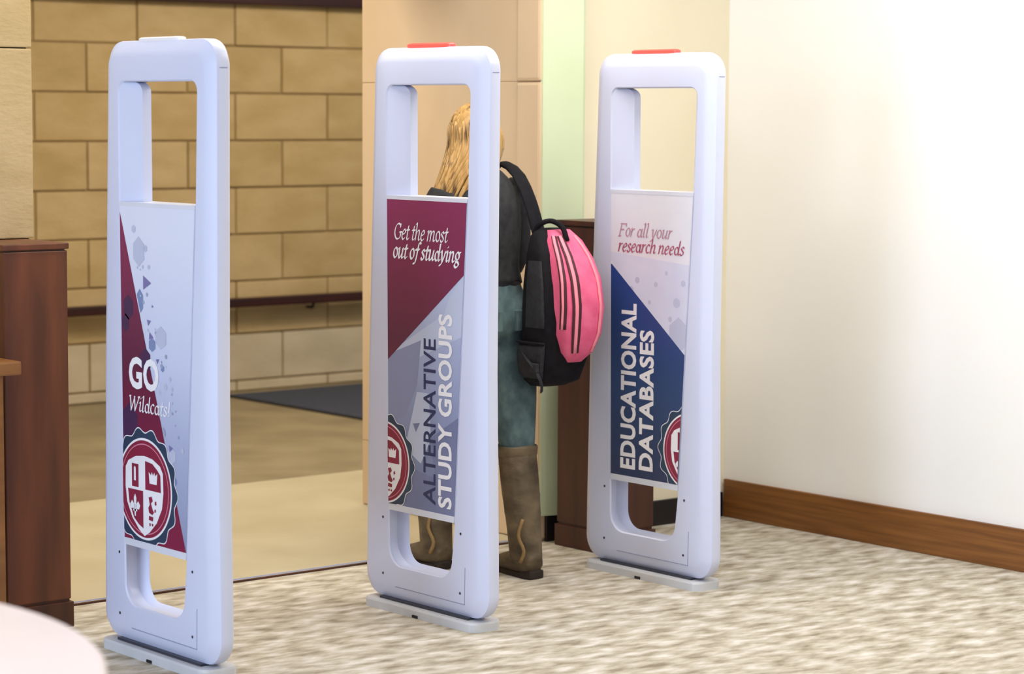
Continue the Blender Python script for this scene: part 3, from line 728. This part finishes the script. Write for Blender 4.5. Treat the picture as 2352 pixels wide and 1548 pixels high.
# boots
def boot(s):
    a = Vector(LEG[s][-1]); k = Vector(LEG[s][2]); top = a + (k-a)*.93
    bm = bmesh.new(); fx = s*.018
    limb(bm, [top, a+(k-a)*.6, a+(k-a)*.25, a+Vector((0, 0, -.03))], [.066, .066, .060, .056], 16)
    for t_, rr in ((.22, .061), (.34, .0635), (.50, .066)):          # soft slouch folds
        c = a+(k-a)*t_; add_ball(bm, c, (rr, rr, .014))
    limb(bm, [a+Vector((0, -.050, -.045)), a+Vector((0, .0, -.035)), a+Vector((fx*.6, .09, -.048)), a+Vector((fx, .165, -.060))], [(.034, .036), (.044, .046), (.046, .034), (.030, .022)], 14)
    b = remeshed('boot', bm, .006, M['boot'], pe, 4)
    bm = bmesh.new()
    add_loft(bm, [[(a.x+fx*q[2]+q[0], a.y+q[1], z) for q in
                   [(.036*math.cos(rad(t)), (-.020 if math.sin(rad(t)) < 0 else .150)+(.036*math.sin(rad(t)) if math.sin(rad(t)) < 0 else .040*math.sin(rad(t))), 1 if math.sin(rad(t)) > 0 else 0) for t in range(0, 360, 15)]] for z in (.0, .018)])
    from_bm('sole', bm, M['boot_sole'], b)
    bm = bmesh.new(); add_box(bm, (a.x-.032, a.y-.056, 0), (a.x+.032, a.y-.0, .03), .008); from_bm('heel', bm, M['boot_sole'], b)
    bm = bmesh.new(); n = 28
    add_loft(bm, [[(top.x+.070*math.cos(2*math.pi*k_/n)*q, top.y+.070*math.sin(2*math.pi*k_/n)*q, top.z+z) for k_ in range(n)] for q, z in ((.96, -.03), (1.0, -.025), (1.03, .002), (.98, .006), (.90, .0))], False)
    from_bm('cuff', bm, M['boot'], b, 60)
    bm = bmesh.new()
    for z, rr in ((.155, .054), (.20, .055)):
        c = a + (k-a)*((z-.09)/.37)
        add_tube(bm, [(c.x+rr*math.cos(2*math.pi*q/24), c.y+rr*math.sin(2*math.pi*q/24), z+.012*math.sin(2*math.pi*q/24)) for q in range(25)], .0035, 6)
    add_tube(bm, resample([(a.x-.045, a.y-.035, .205), (a.x-.060, a.y-.030, .15), (a.x-.052, a.y-.050, .10), (a.x-.060, a.y-.040, .06)], 10), .006, 6)
    from_bm('boot_strap', bm, M['boot_strap'], b, 180)
    return b
boot(1); boot(-1)

# ------------------------------------------------------------------ backpack on the right shoulder
bp_ = tag(empty('backpack', (PX+.150, PY-.130, .645)), 'black and pink backpack hanging from the right shoulder', 'backpack')
def sup(cx, cy, hw, d0, d1, z, n=36, e=.55):
    """rounded cross-section: y from d0 (towards the wearer) to d1"""
    r = []
    for k in range(n):
        a = 2*math.pi*k/n; c, s_ = math.cos(a), math.sin(a)
        r.append((cx+hw*math.copysign(abs(c)**e, c), cy+(d0+d1)/2+(d0-d1)/2*math.copysign(abs(s_)**e, s_), z))
    return r
prof = [(0, .070, .01, -.075), (.02, .105, .02, -.120), (.10, .125, .02, -.150), (.22, .128, .015, -.165), (.34, .122, .01, -.150), (.44, .108, .0, -.115), (.50, .085, -.005, -.075), (.525, .050, -.015, -.050)]
bm = bmesh.new(); add_loft(bm, [sup(0, 0, h*.84, a, b, z) for z, h, a, b in prof]); from_bm('main_bag', bm, M['pack_black'], bp_, 60)
# pink outer compartment: bulges backwards, tapers to a point below
pk = [(.085, .030, -.11, -.155), (.12, .064, -.11, -.185), (.18, .088, -.10, -.205), (.27, .094, -.09, -.215), (.36, .091, -.08, -.200), (.43, .082, -.06, -.165), (.485, .068, -.045, -.120), (.52, .044, -.03, -.080)]
bm = bmesh.new(); add_loft(bm, [sup(.018, 0, h, a, b, z) for z, h, a, b in pk]); pink = from_bm('outer_pocket', bm, M['pack_pink'], bp_, 60)
def pk_at(z):
    zs = [q[0] for q in pk]; z = max(zs[0], min(zs[-1], z))
    for q, r in zip(pk, pk[1:]):
        if z <= r[0]:
            t = (z-q[0])/(r[0]-q[0]); return [q[i]+(r[i]-q[i])*t for i in range(4)]
    return pk[-1]
def on_pink(ang, z, off=.003):
    _, h, a, b = pk_at(z); h += off; b -= off; a += off; c, s_ = math.cos(ang), math.sin(ang); e = .55
    return (.018+h*math.copysign(abs(c)**e, c), (a+b)/2+(a-b)/2*math.copysign(abs(s_)**e, s_), z)
for j, (a0, a1, m, r) in enumerate(((-150, -166, 'pack_piping', .005), (-141, -157, 'pack_light', .008), (-133, -149, 'pack_piping', .006), (-116, -116, 'pack_piping', .005), (-108, -108, 'pack_light', .008), (-100, -100, 'pack_piping', .006), (-72, -68, 'pack_light', .006))):
    z_lo = .20 if j < 3 else .12
    bm = bmesh.new()
    add_tube(bm, [on_pink(rad(a0+(a1-a0)*i/12), .50+(z_lo-.50)*i/12) for i in range(13)], r, 8, .6)
    from_bm('piping' if 'piping' in m else 'stripe', bm, M[m], pink, 180)
# side mesh pocket, buckle, straps, carry handle
def bag_at(ang, z, off):
    for q, t in zip(prof, prof[1:]):
        if z <= t[0]:
            f = (z-q[0])/(t[0]-q[0]); h, a, b = [q[i]+(t[i]-q[i])*f for i in (1, 2, 3)]; break
    h = h*.84+off; a += off; b -= off; c, s_ = math.cos(rad(ang)), math.sin(rad(ang)); e = .55
    return (h*math.copysign(abs(c)**e, c), (a+b)/2+(a-b)/2*math.copysign(abs(s_)**e, s_), z)
def patch(name, a0, a1, z0, z1, off, m, parent):
    bm = bmesh.new(); na, nz_ = 8, 8; G = []
    for o_ in (-.002, off):
        G.append([[bm.verts.new(bag_at(a0+(a1-a0)*i/na, z0+(z1-z0)*k/nz_, o_ if o_ < 0 else o_*(.35 if i in (0, na) or k in (0, nz_) else 1))) for i in range(na+1)] for k in range(nz_+1)])
    for g in G:
        for k in range(nz_):
            for i in range(na): bm.faces.new((g[k][i], g[k][i+1], g[k+1][i+1], g[k+1][i]))
    rim = lambda g: [g[0][i] for i in range(na)]+[g[k][na] for k in range(nz_)]+[g[nz_][i] for i in range(na, 0, -1)]+[g[k][0] for k in range(nz_, 0, -1)]
    A_, B_ = rim(G[0]), rim(G[1])
    for i in range(len(A_)): bm.faces.new((A_[i], A_[(i+1) % len(A_)], B_[(i+1) % len(A_)], B_[i]))
    return from_bm(name, bm, m, parent, 60)
sp = patch('side_pocket', 150, 212, .03, .15, .014, M['pack_grey'], bp_)
bm = bmesh.new(); add_tube(bm, [bag_at(150+62*i/10, .150, .012) for i in range(11)], .005, 8); from_bm('elastic_hem', bm, M['pack_black'], sp, 180)
patch('side_panel', 172, 206, .20, .42, .006, M['pack_grey'], bp_)
bm = bmesh.new(); add_box(bm, (-.128, -.120, .055), (-.112, -.088, .085), .004); from_bm('buckle', bm, M['pack_grey'], bp_)
bm = bmesh.new(); add_tube(bm, resample([(-.108, -.02, .13), (-.122, -.07, .095), (-.122, -.105, .070), (-.108, -.125, .02), (-.085, -.10, -.012)], 14), [(.008, .003)]*14, 8); from_bm('compression_strap', bm, M['pack_grey'], bp_, 180)
bm = bmesh.new(); add_tube(bm, resample([(-.045, -.01, .500), (-.042, -.03, .535), (-.02, -.065, .550), (.0, -.10, .530), (.005, -.12, .485)], 16), .009, 8); from_bm('carry_handle', bm, M['pack_black'], bp_, 180)
def ribbon(name, pts, w, m):
    bm = bmesh.new(); add_tube(bm, resample(pts, 22), [(w, .008)]*22, 10); return from_bm(name, bm, m, bp_, 180)
ribbon('shoulder_strap', [(-.02, -.01, .49), (-.022, .015, .56), (-.026, .045, .63), (-.030, .10, .705), (-.034, .18, .735), (-.035, .255, .68), (-.03, .29, .55), (-.02, .285, .40), (-.02, .23, .22), (-.05, .10, .10), (-.07, .02, .05)], .030, M['pack_black'])
